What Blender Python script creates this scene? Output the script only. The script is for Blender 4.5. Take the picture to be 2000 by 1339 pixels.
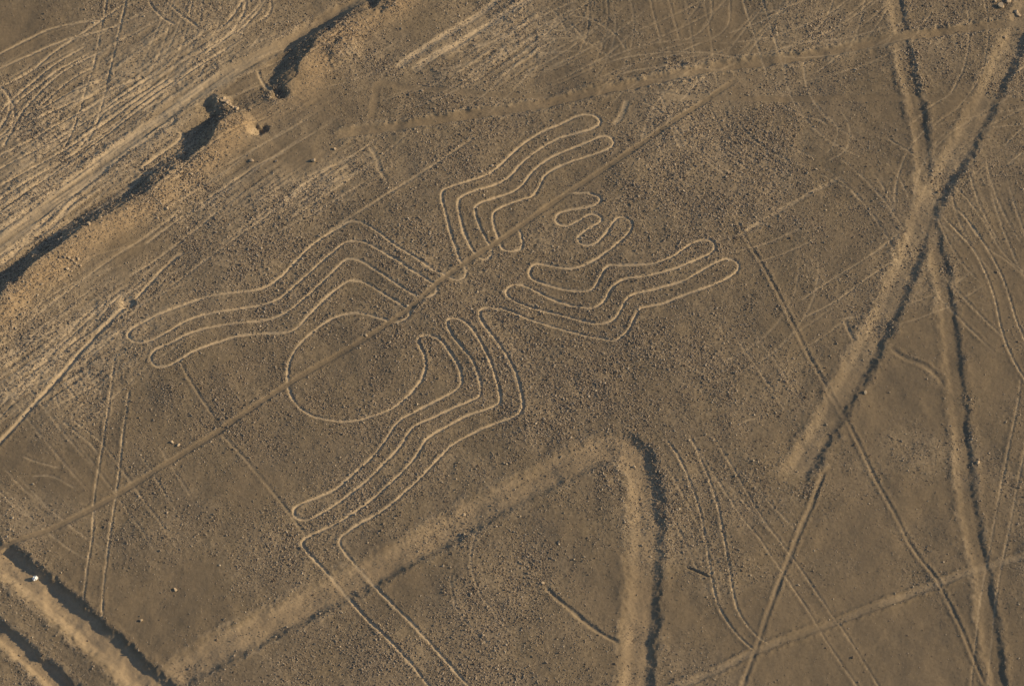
import bpy, bmesh, math
import numpy as np
for o in list(bpy.data.objects): bpy.data.objects.remove(o)
scene = bpy.context.scene
C = scene.collection
# ---------------------------------------------------------------- camera, sky, sun, exposure
ELEV, DIST = math.radians(52), 300.0            # light aircraft looking down at the plain, metres
cam = bpy.data.cameras.new('camera'); cam.sensor_width = 36; cam.lens = 36 * DIST / 77.0
cam.clip_start = 1; cam.clip_end = 20000
co = bpy.data.objects.new('camera', cam); C.objects.link(co)
co.location = (0, -DIST * math.cos(ELEV), DIST * math.sin(ELEV))
co.rotation_euler = (math.pi / 2 - ELEV, 0, 0)
scene.camera = co
SUN_EL, SUN_AZ = math.radians(22), math.radians(6)     # azimuth counter-clockwise from +X
w = bpy.data.worlds.new('World'); scene.world = w; w.use_nodes = True
nt = w.node_tree; bg = nt.nodes['Background']
sky = nt.nodes.new('ShaderNodeTexSky'); sky.sky_type = 'NISHITA'; sky.sun_disc = False
sky.sun_elevation = SUN_EL; sky.sun_rotation = math.pi / 2 - SUN_AZ; sky.altitude = 500
nt.links.new(sky.outputs[0], bg.inputs[0]); bg.inputs[1].default_value = 0.108
sl = bpy.data.lights.new('sun', 'SUN'); sl.energy = 4.6; sl.angle = math.radians(0.5); sl.color = (1.0, 0.80, 0.50)
so = bpy.data.objects.new('sun', sl); C.objects.link(so)
from mathutils import Vector
sv = Vector((math.cos(SUN_EL) * math.cos(SUN_AZ), math.cos(SUN_EL) * math.sin(SUN_AZ), math.sin(SUN_EL)))
so.rotation_euler = sv.to_track_quat('Z', 'Y').to_euler(); so.location = sv * 200
vs = scene.view_settings; vs.view_transform = 'Standard'; vs.look = 'None'; vs.gamma = 1; vs.use_curve_mapping = False
vs.exposure = 0.40
# ---------------------------------------------------------------- survey of the site, ground metres
SPIDER=[
 ('abdomen_line',[(-6.09,0.81),(-6.75,0.71),(-7.09,0.27),(-6.89,-0.32),(-6.57,-1.19),(-6.48,-2.21),(-6.69,-3.23),(-7.21,-4.24),(-8,-5.24),(-8.93,-6.15),(-9.99,-6.72),(-11.3,-7.2),(-12.32,-7.34),(-13.39,-7.24),(-14.73,-6.86),(-15.66,-6.15),(-16.3,-5.24),(-16.68,-4.05),(-16.75,-3.23),(-16.68,-1.87),(-16.3,-0.66),(-15.61,0.51),(-14.3,1.89),(-12.97,2.68),(-11.81,2.97),(-10.84,2.78),(-9.91,2.43)]),
 ('leg_line',[(-9.91,2.43),(-9.09,2.13),(-8.39,2.13),(-7.86,2.48),(-7.75,2.92),(-8.14,3.52),(-8.69,3.97),(-10.08,5.11),(-11.18,5.91),(-12.01,6.11),(-12.47,5.96),(-13.31,5.21),(-14.36,3.97),(-15.4,2.58),(-16.18,1.54),(-16.98,1.1),(-18.6,1.05),(-19.94,0.86),(-20.9,0.66),(-22.33,0.02),(-23.91,-0.85),(-24.94,-1.63),(-25.72,-2.12),(-26.52,-2.21),(-27.01,-1.78),(-27.07,-1.29),(-26.76,-0.66),(-25.71,-0.07),(-24.41,0.76),(-23.09,1.4),(-21.33,1.89),(-19.07,2.23),(-17.73,2.58),(-16.78,3.17),(-15.73,4.31),(-14.68,5.56),(-13.63,6.86),(-12.83,7.87),(-12.21,8.12),(-11.38,7.82),(-10.11,6.86),(-8.88,5.81),(-7.62,4.76),(-6.95,4.41)]),
 ('leg_line',[(-6.95,4.41),(-6.25,4.41),(-5.79,4.76),(-5.72,5.26),(-6,5.71),(-6.27,5.96),(-7.54,6.96),(-8.92,8.07),(-10.31,9.08),(-11.27,9.69),(-12.1,9.84),(-12.72,9.69),(-13.41,9.08),(-14.48,7.92),(-15.53,6.66),(-16.58,5.46),(-17.63,4.31),(-18.7,3.82),(-20.05,3.52),(-21.81,3.12),(-23.42,2.68),(-24.74,1.99),(-26.04,0.95),(-27.08,0.27),(-27.99,0.07),(-28.7,0.37),(-28.89,0.86),(-28.61,1.4),(-27.83,1.99),(-26.53,2.83),(-25.21,3.52),(-23.88,4.16),(-22.81,4.56),(-21.19,4.86),(-19.57,5.11),(-18.65,5.46),(-17.7,6.26),(-16.66,7.67),(-15.61,9.08),(-14.54,10.2),(-13.2,11.27),(-12.22,11.84),(-11.31,11.48),(-10.35,10.76),(-8.95,9.44),(-7.56,8.37),(-6.17,7.21),(-5.19,6.61)]),
 ('leg_line',[(-5.19,6.61),(-4.56,6.21),(-4.09,6.06),(-3.63,6.31),(-3.44,6.86),(-3.64,7.47),(-3.99,8.02),(-4.32,9.23),(-4.68,10.51),(-4.97,11.78),(-5.34,13.43),(-5.43,14.31),(-5.2,14.88),(-4.45,15.29),(-3.06,15.87),(-1.67,16.65),(-0.72,17.7),(0.28,18.96),(1.12,19.91),(2.41,20.92),(3.94,21.77),(5.24,22.52),(6.04,22.68),(6.77,22.41),(6.92,21.88),(6.63,21.4),(5.62,20.92),(4.09,20.44),(2.8,19.7),(1.68,18.69),(0.84,17.8),(0.12,16.7),(-0.56,15.97),(-1.67,15.29),(-3.05,14.67),(-3.96,14.05),(-4.15,13.48),(-4.03,12.35),(-3.74,10.91),(-3.5,10.2),(-3.18,9.34),(-2.74,8.53)]),
 ('leg_line',[(-2.74,8.53),(-2.47,8.22),(-2.07,8.07),(-1.64,8.37),(-1.53,8.88),(-1.73,9.49),(-2.2,10.51),(-2.48,11.27),(-2.84,12.5),(-2.77,13.22),(-2.22,13.69),(-1.11,14.2),(0.12,14.77),(0.91,15.61),(1.39,16.49),(2.07,17.43),(3.08,18.33),(4.32,19.06),(5.89,19.8),(7.02,20.39),(7.7,20.39),(7.97,19.91),(7.77,19.33),(6.84,18.8),(5.31,18.17),(3.75,17.43),(2.79,16.7),(2.35,15.97),(1.94,14.88),(1.39,14.2),(0.4,13.79),(-0.71,13.22),(-1.3,12.76),(-1.46,12.14),(-1.34,11.22),(-1.1,10.4),(-0.94,9.69),(-0.63,9.13),(0,8.93),(0.63,9.13),(0.82,9.79),(0.67,10.66),(0.55,11.07)]),
 ('pincer_line',[(3.77,14.46),(4.16,14.72),(4.84,14.83),(5.95,14.77),(6.74,14.41),(6.85,14.05),(6.49,13.58),(5.54,13.33),(4.27,13.07),(3.59,12.71),(3.39,12.14),(3.67,11.63),(4.26,11.53),(4.97,11.89),(5.65,12.4),(6.2,12.71),(6.75,12.5),(6.9,12.04),(6.54,11.63),(5.79,11.07),(5.35,10.66),(5.07,10.25),(5.22,9.79),(5.89,9.54),(6.6,9.84),(7.28,10.76),(7.73,11.68),(8.29,12.35),(8.84,12.35),(9.23,11.78),(9.18,11.27),(8.81,10.56),(7.97,9.59),(6.86,8.53),(5.75,7.72),(4.65,7.31),(3.4,7.47)]),
 ('leg_line',[(3.4,7.47),(2.31,7.72),(1.64,7.57),(1.37,7.01),(1.48,6.41),(2.3,5.91),(3.81,5.36),(5.17,5.11),(5.99,5.16),(6.39,5.61),(6.83,6.66),(7.23,7.36),(7.66,7.62),(8.88,7.57),(10.68,7.67),(11.74,8.07),(12.57,8.53),(13.54,9.44),(14.38,9.9),(15.09,10),(15.47,9.69),(15.53,9.13),(15.16,8.63),(14.21,8.07),(13.1,7.47),(12.03,7.01),(10.22,6.46),(8.85,6.26),(8.03,5.81),(7.47,5.11),(7.07,4.21),(6.52,3.62),(5.97,3.47),(4.73,3.67),(3.11,4.31),(1.75,5.21),(0.93,5.66)]),
 ('leg_line',[(0.93,5.66),(0.12,5.61),(-0.35,5.21),(-0.35,4.66),(0.12,4.16),(1.2,3.62),(2.71,3.12),(4.33,2.58),(6.07,1.99),(7.15,1.99),(7.85,2.43),(8.26,3.27),(8.7,4.21),(9.37,4.76),(10.9,5.21),(12.54,5.76),(13.45,6.21),(14.45,6.96),(15.69,7.82),(16.52,8.17),(17.14,7.92),(17.31,7.36),(17.02,6.76),(16.18,6.06),(14.67,5.26),(13.02,4.56),(11.64,3.92),(10.86,3.72),(9.96,3.47),(9.57,3.17),(9.2,2.23),(8.76,1.2),(7.94,0.37),(7.28,0.37),(5.4,0.86),(3.36,1.54),(1.62,2.23),(0.27,2.92),(-0.7,3.37),(-1.63,3.47)]),
 ('leg_line',[(-1.63,3.47),(-2.33,3.27),(-2.44,2.83),(-2.24,2.09),(-1.62,1.05),(-0.81,-0.32),(-0.27,-1.34),(0.27,-2.7),(0.61,-4.24),(0.8,-5.58),(0.72,-6.39),(0.27,-6.91),(-0.68,-7.34),(-2.01,-7.91),(-3.44,-8.8),(-4.38,-9.51),(-5.16,-10.54),(-5.94,-11.57),(-6.82,-12.77),(-7.85,-13.93),(-8.77,-14.94),(-9.8,-15.86),(-11.08,-16.73),(-11.95,-17.45),(-12.39,-17.91)]),
 ('leg_line',[(-15.02,-18),(-14.25,-17.5),(-13.12,-16.86),(-11.88,-16),(-10.71,-14.99),(-9.43,-13.65),(-8.15,-12.22),(-7.26,-10.91),(-6.79,-10.07),(-6.24,-8.99),(-5.04,-8),(-3.45,-6.91),(-1.75,-6.15),(-1.07,-5.72),(-0.88,-5.24),(-0.95,-4.24),(-1.22,-3.03),(-1.61,-1.68),(-2.15,-0.32),(-2.7,0.86),(-3.25,1.74),(-3.95,2.33),(-4.49,2.38),(-4.87,2.09),(-4.79,1.45),(-4.32,0.51),(-3.65,-0.51),(-2.95,-1.68),(-2.49,-3.03),(-2.33,-4.05),(-2.4,-4.91),(-2.93,-5.34),(-4.26,-6.06),(-5.84,-7.01),(-7.05,-7.72),(-7.68,-8.57),(-8.26,-9.79),(-9.22,-11.05),(-10.5,-12.68),(-11.78,-13.93),(-13.06,-15.13),(-13.79,-15.68),(-14.55,-16.18),(-15.22,-16.27),(-15.75,-16),(-15.88,-15.58),(-15.74,-15.17),(-15.27,-14.8),(-14.09,-14.25),(-12.91,-13.51),(-11.82,-12.45),(-10.79,-11.29),(-10.02,-10.31),(-9.15,-8.8),(-8.64,-7.72),(-7.97,-7.01),(-6.65,-6.06),(-5.33,-5.24),(-4.16,-4.38),(-3.82,-3.9),(-3.79,-3.03),(-4.03,-2.02),(-4.57,-1),(-5.12,0.02),(-5.55,0.51),(-6.09,0.81)]),
 ('entry_line',[(-15.02,-18),(-15.15,-18.41),(-14.72,-19.26),(-13.37,-20.97),(-12.04,-22.75),(-10.22,-25.18),(-8.28,-27.46),(-7.1,-28.97),(-5.95,-30.65),(-4.31,-32.83),(-1.42,-36.62)]),
 ('entry_line',[(-12.39,-17.91),(-12.45,-18.45),(-11.9,-19.49),(-11.1,-20.52),(-9.66,-22.4),(-7.67,-24.87),(-5.59,-27.46),(-3.21,-30.65),(-1.44,-33.04),(1.42,-36.62)]),
]
FEATS=[  # name,label,category,group,parent,half_width,depth,rim,soil,smooth,points
 ('road','smooth dirt road running past the upper left side of the long bank','structure',None,None,0.62,0.08,0.04,0.2,0.95,[(-43.55,4.91),(-39.25,9.54),(-35.99,13.27),(-32.67,16.91),(-29.28,20.44),(-26.24,23.64),(-23.13,26.34),(-20.38,28.58),(-16.4,31.72),(-12.38,34.95),(-8.31,38.45)]),
 ('path','smooth sunken path sweeping over the spider towards the top right corner','structure',None,None,0.5,0.176,0.072,0.1,0.95,[(-14.43,20.07),(-12.44,20.76),(-8.84,21.5),(-4.03,22.46),(2.02,23.75),(6.07,24.88),(10.14,25.96),(16.27,27.59),(22.83,28.8),(26.55,29.67),(30.7,30.78),(36.09,31.83),(40.66,32.55),(45.25,33.38)]),
 ('path','faint level path running flat to the right edge from the diagonal line end','structure',None,None,0.3,0.024,0.016,0,0.95,[(11.73,24.45),(17.79,24.39),(24.26,24.39),(32.34,24.34),(36.37,24.18),(44.41,23.7)]),
 ('path','faint dusty path joining the bank side with the sweeping path','structure',None,None,0.3,0.024,0.016,0,0.9,[(-11.06,21.93),(-10.79,24.07),(-10.46,25.96),(-8.1,25.58),(-5.67,25.26),(-1.62,24.72),(3.24,24.61)]),
 ('path','narrow path continuing from the blunt end of the wide diagonal track','structure',None,None,0.17,0.04,0.032,0.2,0.6,[(22.91,-11.94),(22.04,-14.48),(20.78,-17.68),(19.32,-21.51),(18.28,-24.61),(17.45,-27.24),(16.64,-29.4),(15.43,-33.25)]),
 ('path','pale path crossing the bottom right corner','structure',None,None,0.3,0.032,0.064,0.32,0.15,[(8.99,-31.98),(12.27,-30.39),(15.21,-28.97),(17.43,-27.67),(20.39,-26.36),(23.37,-25.05),(26.37,-23.73),(29.38,-22.4),(33.93,-20.52),(36.95,-19.62),(41.12,-18.36)]),
 ('path','tall winding sunken path down the right side of the plain','structure',None,None,0.65,0.105,0.04,0.08,0.4,[(30.95,38.45),(30.95,35.06),(31.04,31.72),(31.24,28.96),(31.36,26.78),(31.76,24.07),(32.03,21.4),(32.04,17.7),(31.94,14.31),(32.33,10.46),(32.72,6.91),(32.88,3.42),(32.96,-0.51),(33.12,-4.38),(33.2,-8.66),(33.17,-12.4),(33.29,-16.54),(33.77,-20.16),(33.83,-22.84),(34.02,-26.8),(34.27,-30.65),(34.55,-34.1)]),
 ('path','wide sunken diagonal track with bright left wall ending bluntly on the right','structure',None,None,1.05,0.19,0.04,0.24,0.28,[(44.13,39.59),(41.14,33.38),(39.36,28.96),(38.02,25.69),(36.41,21.93),(34.77,18.48),(33.41,16.13),(32.28,14.05),(31.3,10.97),(30.1,7.42),(28.5,3.42),(26.95,-0.02),(25.65,-2.7),(24.37,-5.34),(23.1,-7.95),(21.86,-10.31),(20.75,-12.4),(20.21,-13.56)]),
 ('sunken_band','wide sunken band bent into an arrowhead below the spider','geoglyph',None,None,1.3,0.21,0.03,0.32,0.28,[(-24.88,-30.91),(-21.75,-28.45),(-18.93,-26.5),(-16.08,-24.74),(-12.85,-22.62),(-7.4,-19.17),(-3.72,-16.63),(0,-14.11),(3,-12.22),(5.65,-10.68),(7.54,-9.88),(8.48,-10.07),(9.14,-11.24),(9.61,-13.79),(9.75,-16.09),(9.61,-19.26),(9.4,-22.4),(9.12,-25.49),(8.89,-28.11),(8.73,-30.91),(8.5,-35.37)]),
 ('trench','deep trench with black shaded wall across the lower left corner','trench',None,None,1.25,0.4275,0.048,0.55,0.9,[(-43.27,-15.17),(-39.29,-18.13),(-36.54,-20.07),(-34.58,-21.73),(-32.6,-23.64),(-30.45,-25.71),(-28.12,-28.11),(-25.63,-30.48),(-21.84,-34.1)]),
 ('trench','short deep trench cutting off the extreme lower left corner','trench',None,None,0.8,0.36,0.048,0.5,0.8,[(-42.79,-20.39),(-39.61,-23.06),(-37.03,-25.58),(-34.66,-27.89),(-32.14,-30.27),(-29.06,-33.25)]),
 ('geoglyph_line','long straight diagonal line cutting through the spider body','desert line',None,None,0.24,0.042,0.025,0.18,0.95,[(-39.14,-19.94),(-35.94,-18.36),(-33.07,-17),(-29.86,-14.8),(-24.66,-10.68),(-20.67,-7.34),(-16.62,-3.76),(-13.82,-1.49),(-10.8,0.71),(-7.75,3.32),(-5.07,6.31),(-0.79,10.05),(1.97,12.61),(3.96,14.46),(7.98,17.8),(12.06,21.4),(16.19,24.88),(17.69,26.23)]),
 ('geoglyph_line','thin straight line with dark edge slanting down the right half of the plain','desert line',None,None,0.13,0.026,0.035,0.15,0.2,[(17.36,11.99),(17.89,10.35),(18.98,7.92),(20.21,4.66),(21.59,0.71),(23.3,-3.81),(25,-7.81),(26.46,-12.17),(27.92,-16.09),(29.21,-19.26),(30.54,-21.6),(31.77,-25.05),(32.65,-28.11),(33.67,-31.55)]),
 ('geoglyph_line','faint short line above the tips of the left spider legs','desert line',None,None,0.13,0.03,0.02,0.4,0.6,[(-14.16,10.71),(-11.85,12.61),(-8.73,15.19),(-5.59,17.8),(-2.81,20.33)]),
 ('geoglyph_line','faint line running down from beside the left leg tips','desert line',None,None,0.13,0.03,0.015,0.25,0.7,[(-25.15,-1.24),(-24.08,-3.42),(-23.04,-5.34),(-22.01,-7.01)]),
 ('geoglyph_line','faint dark line running to the tip of the lowest spider leg','desert line',None,None,0.15,0.03,0.015,0.2,0.7,[(-21.49,-8.43),(-20.17,-10.07),(-18.78,-11.94),(-17.2,-14.16),(-15.62,-16.63),(-14.84,-17.68)]),
 ('geoglyph_line','bright deep furrow running from the left edge up to the small pit','desert line',None,None,0.2,0.09,0.035,0.75,0.8,[(-40.44,-13.33),(-37.77,-9.23),(-35.74,-6.06),(-34.37,-3.9),(-33,-1.68),(-31.6,0.46),(-30.36,2.18),(-29.21,3.67)]),
 ('geoglyph_line','pale furrow carrying on up right from the small pit','desert line',None,None,0.17,0.06,0.025,0.6,0.7,[(-28.66,4.16),(-27.65,5.66),(-26.57,7.31),(-25.65,8.42),(-24.86,8.93)]),
 ('geoglyph_line','faint pale diagonal line running up right from the front legs','desert line',None,None,0.2,0.03,0.02,0.45,0.3,[(17.3,10.35),(18.92,11.58),(21.36,13.43),(23.82,15.19),(25.87,16.39)]),
 ('streak','dark scraped streak inside the arrowhead band','scrape',None,None,0.2,0.108,0.018,0.3,0.8,[(2.28,-22.22),(3.12,-23.28),(4.1,-24.26),(5.47,-25.58),(6.73,-26.58),(7.74,-27.15)]),
 ('streak','short dark slit just right of the arrowhead band','scrape',None,None,0.12,0.144,0.018,0.1,0.7,[(12.39,-20.48),(13.26,-20.97),(14.28,-21.6)]),
 ('streak','curled bright scrape above the bank road','scrape',None,None,0.16,0.05,0.048,0.6,0.6,[(-20.22,27.59),(-19.97,26.5),(-19.45,25.58),(-18.69,24.72)]),
 ('streak','short bright scrape ending the pale band between road and bank','scrape',None,None,0.13,0.05,0.042,0.6,0.6,[(-28.9,17.17),(-27.57,18.48),(-26.43,19.64),(-25.8,20.55),(-26.3,20.97)]),
 ('streak','small faint curved scrape below the right spider legs','scrape',None,None,0.12,0.025,0.024,0.5,0.5,[(16.9,-7.81),(17.52,-7.34),(18.59,-7.05)]),
 ('streak','short scrape under the spider path at the top left of the legs','scrape',None,None,0.2,0.035,0.018,0.3,0.6,[(-11.21,19.54),(-10.58,18.22),(-10.28,16.91),(-9.54,15.61)]),
 ('streak','pale short scrape right of the upper leg tips','scrape',None,None,0.22,0.03,0.03,0.5,0.5,[(9.1,24.34),(8.66,22.73),(7.84,21.4)]),
 ('streak','forked scrape joining the wide diagonal track and the winding path','scrape',None,None,0.25,0.05,0.03,0.3,0.4,[(28.38,-0.51),(29.55,-1.49),(30.85,-2.21),(31.75,-3.18),(32.18,-4.14)]),
 ('streak','short scrape meeting the left side of the wide diagonal track','scrape',None,None,0.18,0.04,0.024,0.35,0.6,[(25.07,2.33),(25.46,0.95),(25.87,-0.02)]),
 ('rut','twin straight ruts running down the upper left corner','tyre rut',None,'pair1',0.08,0.045,0.025,0.9,0.4,[(-32.58,37.32),(-32.7,33.94),(-32.95,31.44),(-33.15,28.85),(-33.58,25.96),(-34.16,22.57),(-34.68,20.23),(-35.3,18.64)]),
 ('rut','twin straight ruts running down the upper left corner','tyre rut',None,'pair1',0.08,0.045,0.025,0.9,0.4,[(-30.88,37.32),(-31.1,34.78),(-31.36,32.27),(-31.63,29.95),(-31.98,27.05),(-32.3,23.8),(-32.72,21.4),(-33.58,18.75)]),
 ('rut','twin pale ruts dropping through the diagonal line at the left','tyre rut',None,'pair2',0.08,0.045,0.025,0.9,0.4,[(-29.78,-1),(-29.88,-3.66),(-29.98,-5.82),(-30.11,-7.95),(-30.19,-9.6),(-30.39,-12.4),(-30.49,-14.94),(-30.4,-17.45),(-30.56,-20.16),(-30.69,-23.73)]),
 ('rut','twin pale ruts dropping through the diagonal line at the left','tyre rut',None,'pair2',0.08,0.045,0.025,0.9,0.4,[(-28.55,-4.14),(-28.65,-6.29),(-28.74,-8.66),(-28.79,-11.01),(-28.89,-13.56),(-29.08,-16.54),(-29.21,-19.26),(-29.3,-21.95),(-29.24,-25.27)]),
 ('rut','twin curving ruts hooking into the pale path at the bottom right','tyre rut',None,'pair3',0.08,0.045,0.025,0.9,0.4,[(11.33,-9.13),(12.41,-11.24),(13.44,-14.62),(13.92,-17.45),(14.21,-20.16),(14.44,-22.4),(14.89,-24.26),(16.02,-26.36),(17.25,-27.76)]),
 ('rut','twin curving ruts hooking into the pale path at the bottom right','tyre rut',None,'pair3',0.08,0.045,0.025,0.9,0.4,[(13.05,-8.66),(14.09,-11.71),(14.93,-14.94),(15.38,-18.36),(15.66,-21.06),(16.1,-24.17),(17.3,-26.36),(18.46,-27.32)]),
 ('rut','twin straight ruts crossing the lower right plain','tyre rut',None,'pair4',0.08,0.024,0.015,0.45,0.4,[(14.75,-8.66),(16.16,-11.71),(17.89,-15.63),(19.27,-18.13),(20.83,-20.7),(22.34,-23.73),(23.85,-26.36),(26.29,-31.55)]),
 ('rut','twin straight ruts crossing the lower right plain','tyre rut',None,'pair4',0.08,0.024,0.015,0.45,0.4,[(13.22,-9.13),(14.82,-12.4),(16.4,-15.63),(17.8,-17.91),(19.52,-21.06),(21.21,-24.39),(22.54,-27.24),(24.84,-31.55)]),
 ('rut','twin sweeping ruts leaving the track crossing to the lower right','tyre rut',None,'pair5',0.08,0.045,0.025,0.9,0.4,[(33.23,12.25),(34.24,10.86),(35.24,9.34),(36.02,7.16),(36.6,4.41),(36.88,1.45),(37.23,-0.51),(37.98,-2.7),(38.75,-4.14)]),
 ('rut','twin sweeping ruts leaving the track crossing to the lower right','tyre rut',None,'pair5',0.08,0.045,0.025,0.9,0.4,[(34.57,12.76),(35.63,10.97),(36.54,8.93),(37.31,6.66),(37.76,4.41),(38.09,2.18),(38.54,0.46),(39.46,-2.45)]),
 ('rut','twin straight ruts heading to the right edge below the track crossing','tyre rut',None,'pair6',0.08,0.024,0.015,0.45,0.4,[(33.37,16.65),(34.35,15.35),(35.25,13.95),(36.29,11.99),(37.29,9.54),(38.16,8.02),(39.42,6.66),(41.61,4.91)]),
 ('rut','twin straight ruts heading to the right edge below the track crossing','tyre rut',None,'pair6',0.08,0.024,0.015,0.45,0.4,[(34.09,13.27),(34.93,12.25),(35.61,10.71),(36.85,8.93),(37.78,8.17),(39.38,6.16),(41.53,3.92)]),
 ('rut','twin long ruts descending along the right edge','tyre rut',None,'pair7',0.08,0.024,0.015,0.45,0.4,[(38.02,-3.18),(37.58,-5.82),(36.87,-8.66),(36.15,-11.71),(35.38,-14.94),(34.64,-18.36),(34.11,-20.61),(33.44,-23.73),(32.89,-27.24),(32.23,-31.55)]),
 ('rut','twin long ruts descending along the right edge','tyre rut',None,'pair7',0.08,0.024,0.015,0.45,0.4,[(38.57,-6.29),(37.85,-9.6),(36.85,-13.79),(36.01,-17.45),(35.21,-20.61),(34.5,-24.17),(33.95,-27.67),(33.41,-31.55)]),
 ('rut','twin curved ruts at the top right beside the wide track','tyre rut',None,'pair8',0.08,0.024,0.015,0.45,0.4,[(36.47,37.32),(36.57,35.06),(36.66,32.83),(36.56,30.89),(36.16,28.69),(35.68,27.05),(34.58,24.61)]),
 ('rut','twin curved ruts at the top right beside the wide track','tyre rut',None,'pair8',0.08,0.024,0.015,0.45,0.4,[(37.93,37.32),(38.05,35.06),(38.16,33.11),(38.07,30.89),(37.67,28.69),(37.26,27.05),(36.68,25.69),(36,24.61),(34.74,22.73)]),
 ('rut','twin looping ruts above the sweeping path at the top','tyre rut',None,'pair9',0.08,0.024,0.015,0.45,0.4,[(26.32,37.32),(25.77,34.5),(25.05,32.55),(23.96,31.16),(22.48,30.06),(21.23,29.51)]),
 ('rut','twin looping ruts above the sweeping path at the top','tyre rut',None,'pair9',0.08,0.024,0.015,0.45,0.4,[(29.01,37.32),(28.36,34.5),(27.93,32.55),(27.33,30.61),(26.53,29.4),(25.25,28.14),(23.98,27.05)]),
 ('rut','bright twin ruts at the top middle','tyre rut',None,'pair10',0.34,0.045,0.025,0.9,0.4,[(1.66,39.02),(-0.83,35.63),(-2.88,33.38),(-4.72,31.72),(-6.54,30.17),(-8.55,28.3),(-9.36,27.59)]),
 ('rut','bright twin ruts at the top middle','tyre rut',None,'pair10',0.34,0.045,0.025,0.9,0.4,[(4.57,39.02),(1.45,35.34),(-0.62,33.5),(-2.46,31.99),(-4.5,30.06),(-6.12,28.96),(-7.93,27.32)]),
 ('rut','twin hooked ruts at the top left of the sweeping path','tyre rut',None,'pair11',0.08,0.024,0.015,0.45,0.4,[(17.39,36.75),(17.52,34.5),(17.41,32.55),(16.89,31.44),(15.96,30.61),(14.71,29.95),(13.47,29.23)]),
 ('rut','twin hooked ruts at the top left of the sweeping path','tyre rut',None,'pair11',0.08,0.024,0.015,0.45,0.4,[(15.94,36.75),(16.08,34.5),(15.94,32.83),(15.38,31.72),(14.53,30.89),(13.5,30.33)]),
 ('rut','twin faint curved ruts inside the arrowhead band','tyre rut',None,'pair12',0.08,0.024,0.015,0.45,0.4,[(-2.42,-17),(-2.78,-18.36),(-2.96,-19.71),(-2.76,-21.51),(-2.2,-23.06),(-1.28,-24.61),(0,-26.36)]),
 ('rut','twin faint curved ruts inside the arrowhead band','tyre rut',None,'pair12',0.08,0.024,0.015,0.45,0.4,[(-4.24,-20.84),(-4.41,-21.95),(-4.18,-23.51),(-3.77,-24.61),(-2.92,-25.93),(-1.45,-27.67)]),
 ('rut','twin crossing ruts above the upper leg tips','tyre rut',None,'pair13',0.08,0.024,0.015,0.45,0.4,[(4.61,33.38),(6.17,32.94),(7.59,31.83),(8.39,30.89),(9.18,29.23)]),
 ('rut','twin crossing ruts above the upper leg tips','tyre rut',None,'pair13',0.08,0.024,0.015,0.45,0.4,[(4.31,31.72),(5.32,30.89),(6.74,29.78),(7.75,28.69)]),
 ('rut','twin ring shaped ruts between the diagonal line and the winding path','tyre rut',None,'pair14',0.08,0.015,0.008,0.45,0.4,[(25.82,23.27),(26.35,21.93),(26.48,20.6),(26.21,19.27),(25.57,18.48),(24.54,17.8)]),
 ('rut','twin ring shaped ruts between the diagonal line and the winding path','tyre rut',None,'pair14',0.08,0.015,0.008,0.45,0.4,[(24.58,22.73),(25.35,21.93),(25.53,20.76),(25.15,19.54),(24.46,18.48)]),
 ('tyre_rut','pale tyre rut among the swarm of tracks in the upper left corner','tyre rut','tyre ruts among the swarm left of the bank',None,0.125,0.051,0.035,0.8,0.4,[(-42.35,28.14),(-40.8,29.12),(-38.87,30.61),(-36.91,31.83),(-34.9,32.44),(-32.67,32.83)]),
 ('tyre_rut','pale tyre rut among the swarm of tracks in the upper left corner','tyre rut','tyre ruts among the swarm left of the bank',None,0.125,0.051,0.035,0.8,0.4,[(-42.24,26.78),(-40.68,27.54),(-38.74,28.85),(-36.98,29.95),(-35.2,30.83),(-33.4,31.38),(-31.2,32.27)]),
 ('tyre_rut','pale tyre rut among the swarm of tracks in the upper left corner','tyre rut','tyre ruts among the swarm left of the bank',None,0.125,0.051,0.035,0.8,0.4,[(-42.06,24.61),(-40.33,25.69),(-38.22,27.32),(-36.34,29.51),(-34.03,31.61),(-32.87,32.83),(-31.13,34.5)]),
 ('tyre_rut','pale tyre rut among the swarm of tracks in the upper left corner','tyre rut','tyre ruts among the swarm left of the bank',None,0.125,0.051,0.035,0.8,0.4,[(-41.8,21.4),(-40.31,22.89),(-39.59,24.07),(-38.12,25.96),(-36.24,28.14),(-33.93,30.06)]),
 ('tyre_rut','pale tyre rut among the swarm of tracks in the upper left corner','tyre rut','tyre ruts among the swarm left of the bank',None,0.125,0.051,0.035,0.8,0.4,[(-41.58,18.75),(-40.19,21.4),(-39.17,23.8),(-37.68,25.58),(-35.8,27.59),(-33.47,29.29)]),
 ('tyre_rut','pale tyre rut among the swarm of tracks in the upper left corner','tyre rut','tyre ruts among the swarm left of the bank',None,0.125,0.051,0.035,0.8,0.4,[(-39.82,19.27),(-38.68,22.73),(-37.61,24.61),(-36.52,26.23),(-34.61,28.14),(-32.46,29.51)]),
 ('tyre_rut','pale tyre rut among the swarm of tracks in the upper left corner','tyre rut','tyre ruts among the swarm left of the bank',None,0.125,0.051,0.035,0.8,0.4,[(-38.64,22.2),(-36.95,23.8),(-36.03,25.15),(-34.52,26.78),(-32.97,27.87)]),
 ('tyre_rut','pale tyre rut among the swarm of tracks in the upper left corner','tyre rut','tyre ruts among the swarm left of the bank',None,0.125,0.051,0.035,0.8,0.4,[(-38.29,22.89),(-36.92,23.43),(-35.21,24.88),(-33.65,25.8),(-31.87,26.5)]),
 ('tyre_rut','pale tyre rut among the swarm of tracks in the upper left corner','tyre rut','tyre ruts among the swarm left of the bank',None,0.125,0.051,0.035,0.8,0.4,[(-41.58,18.75),(-40.1,20.23),(-38.58,21.4),(-36.67,22.73),(-34.34,24.07),(-31.6,25.42),(-28.84,26.78)]),
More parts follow.
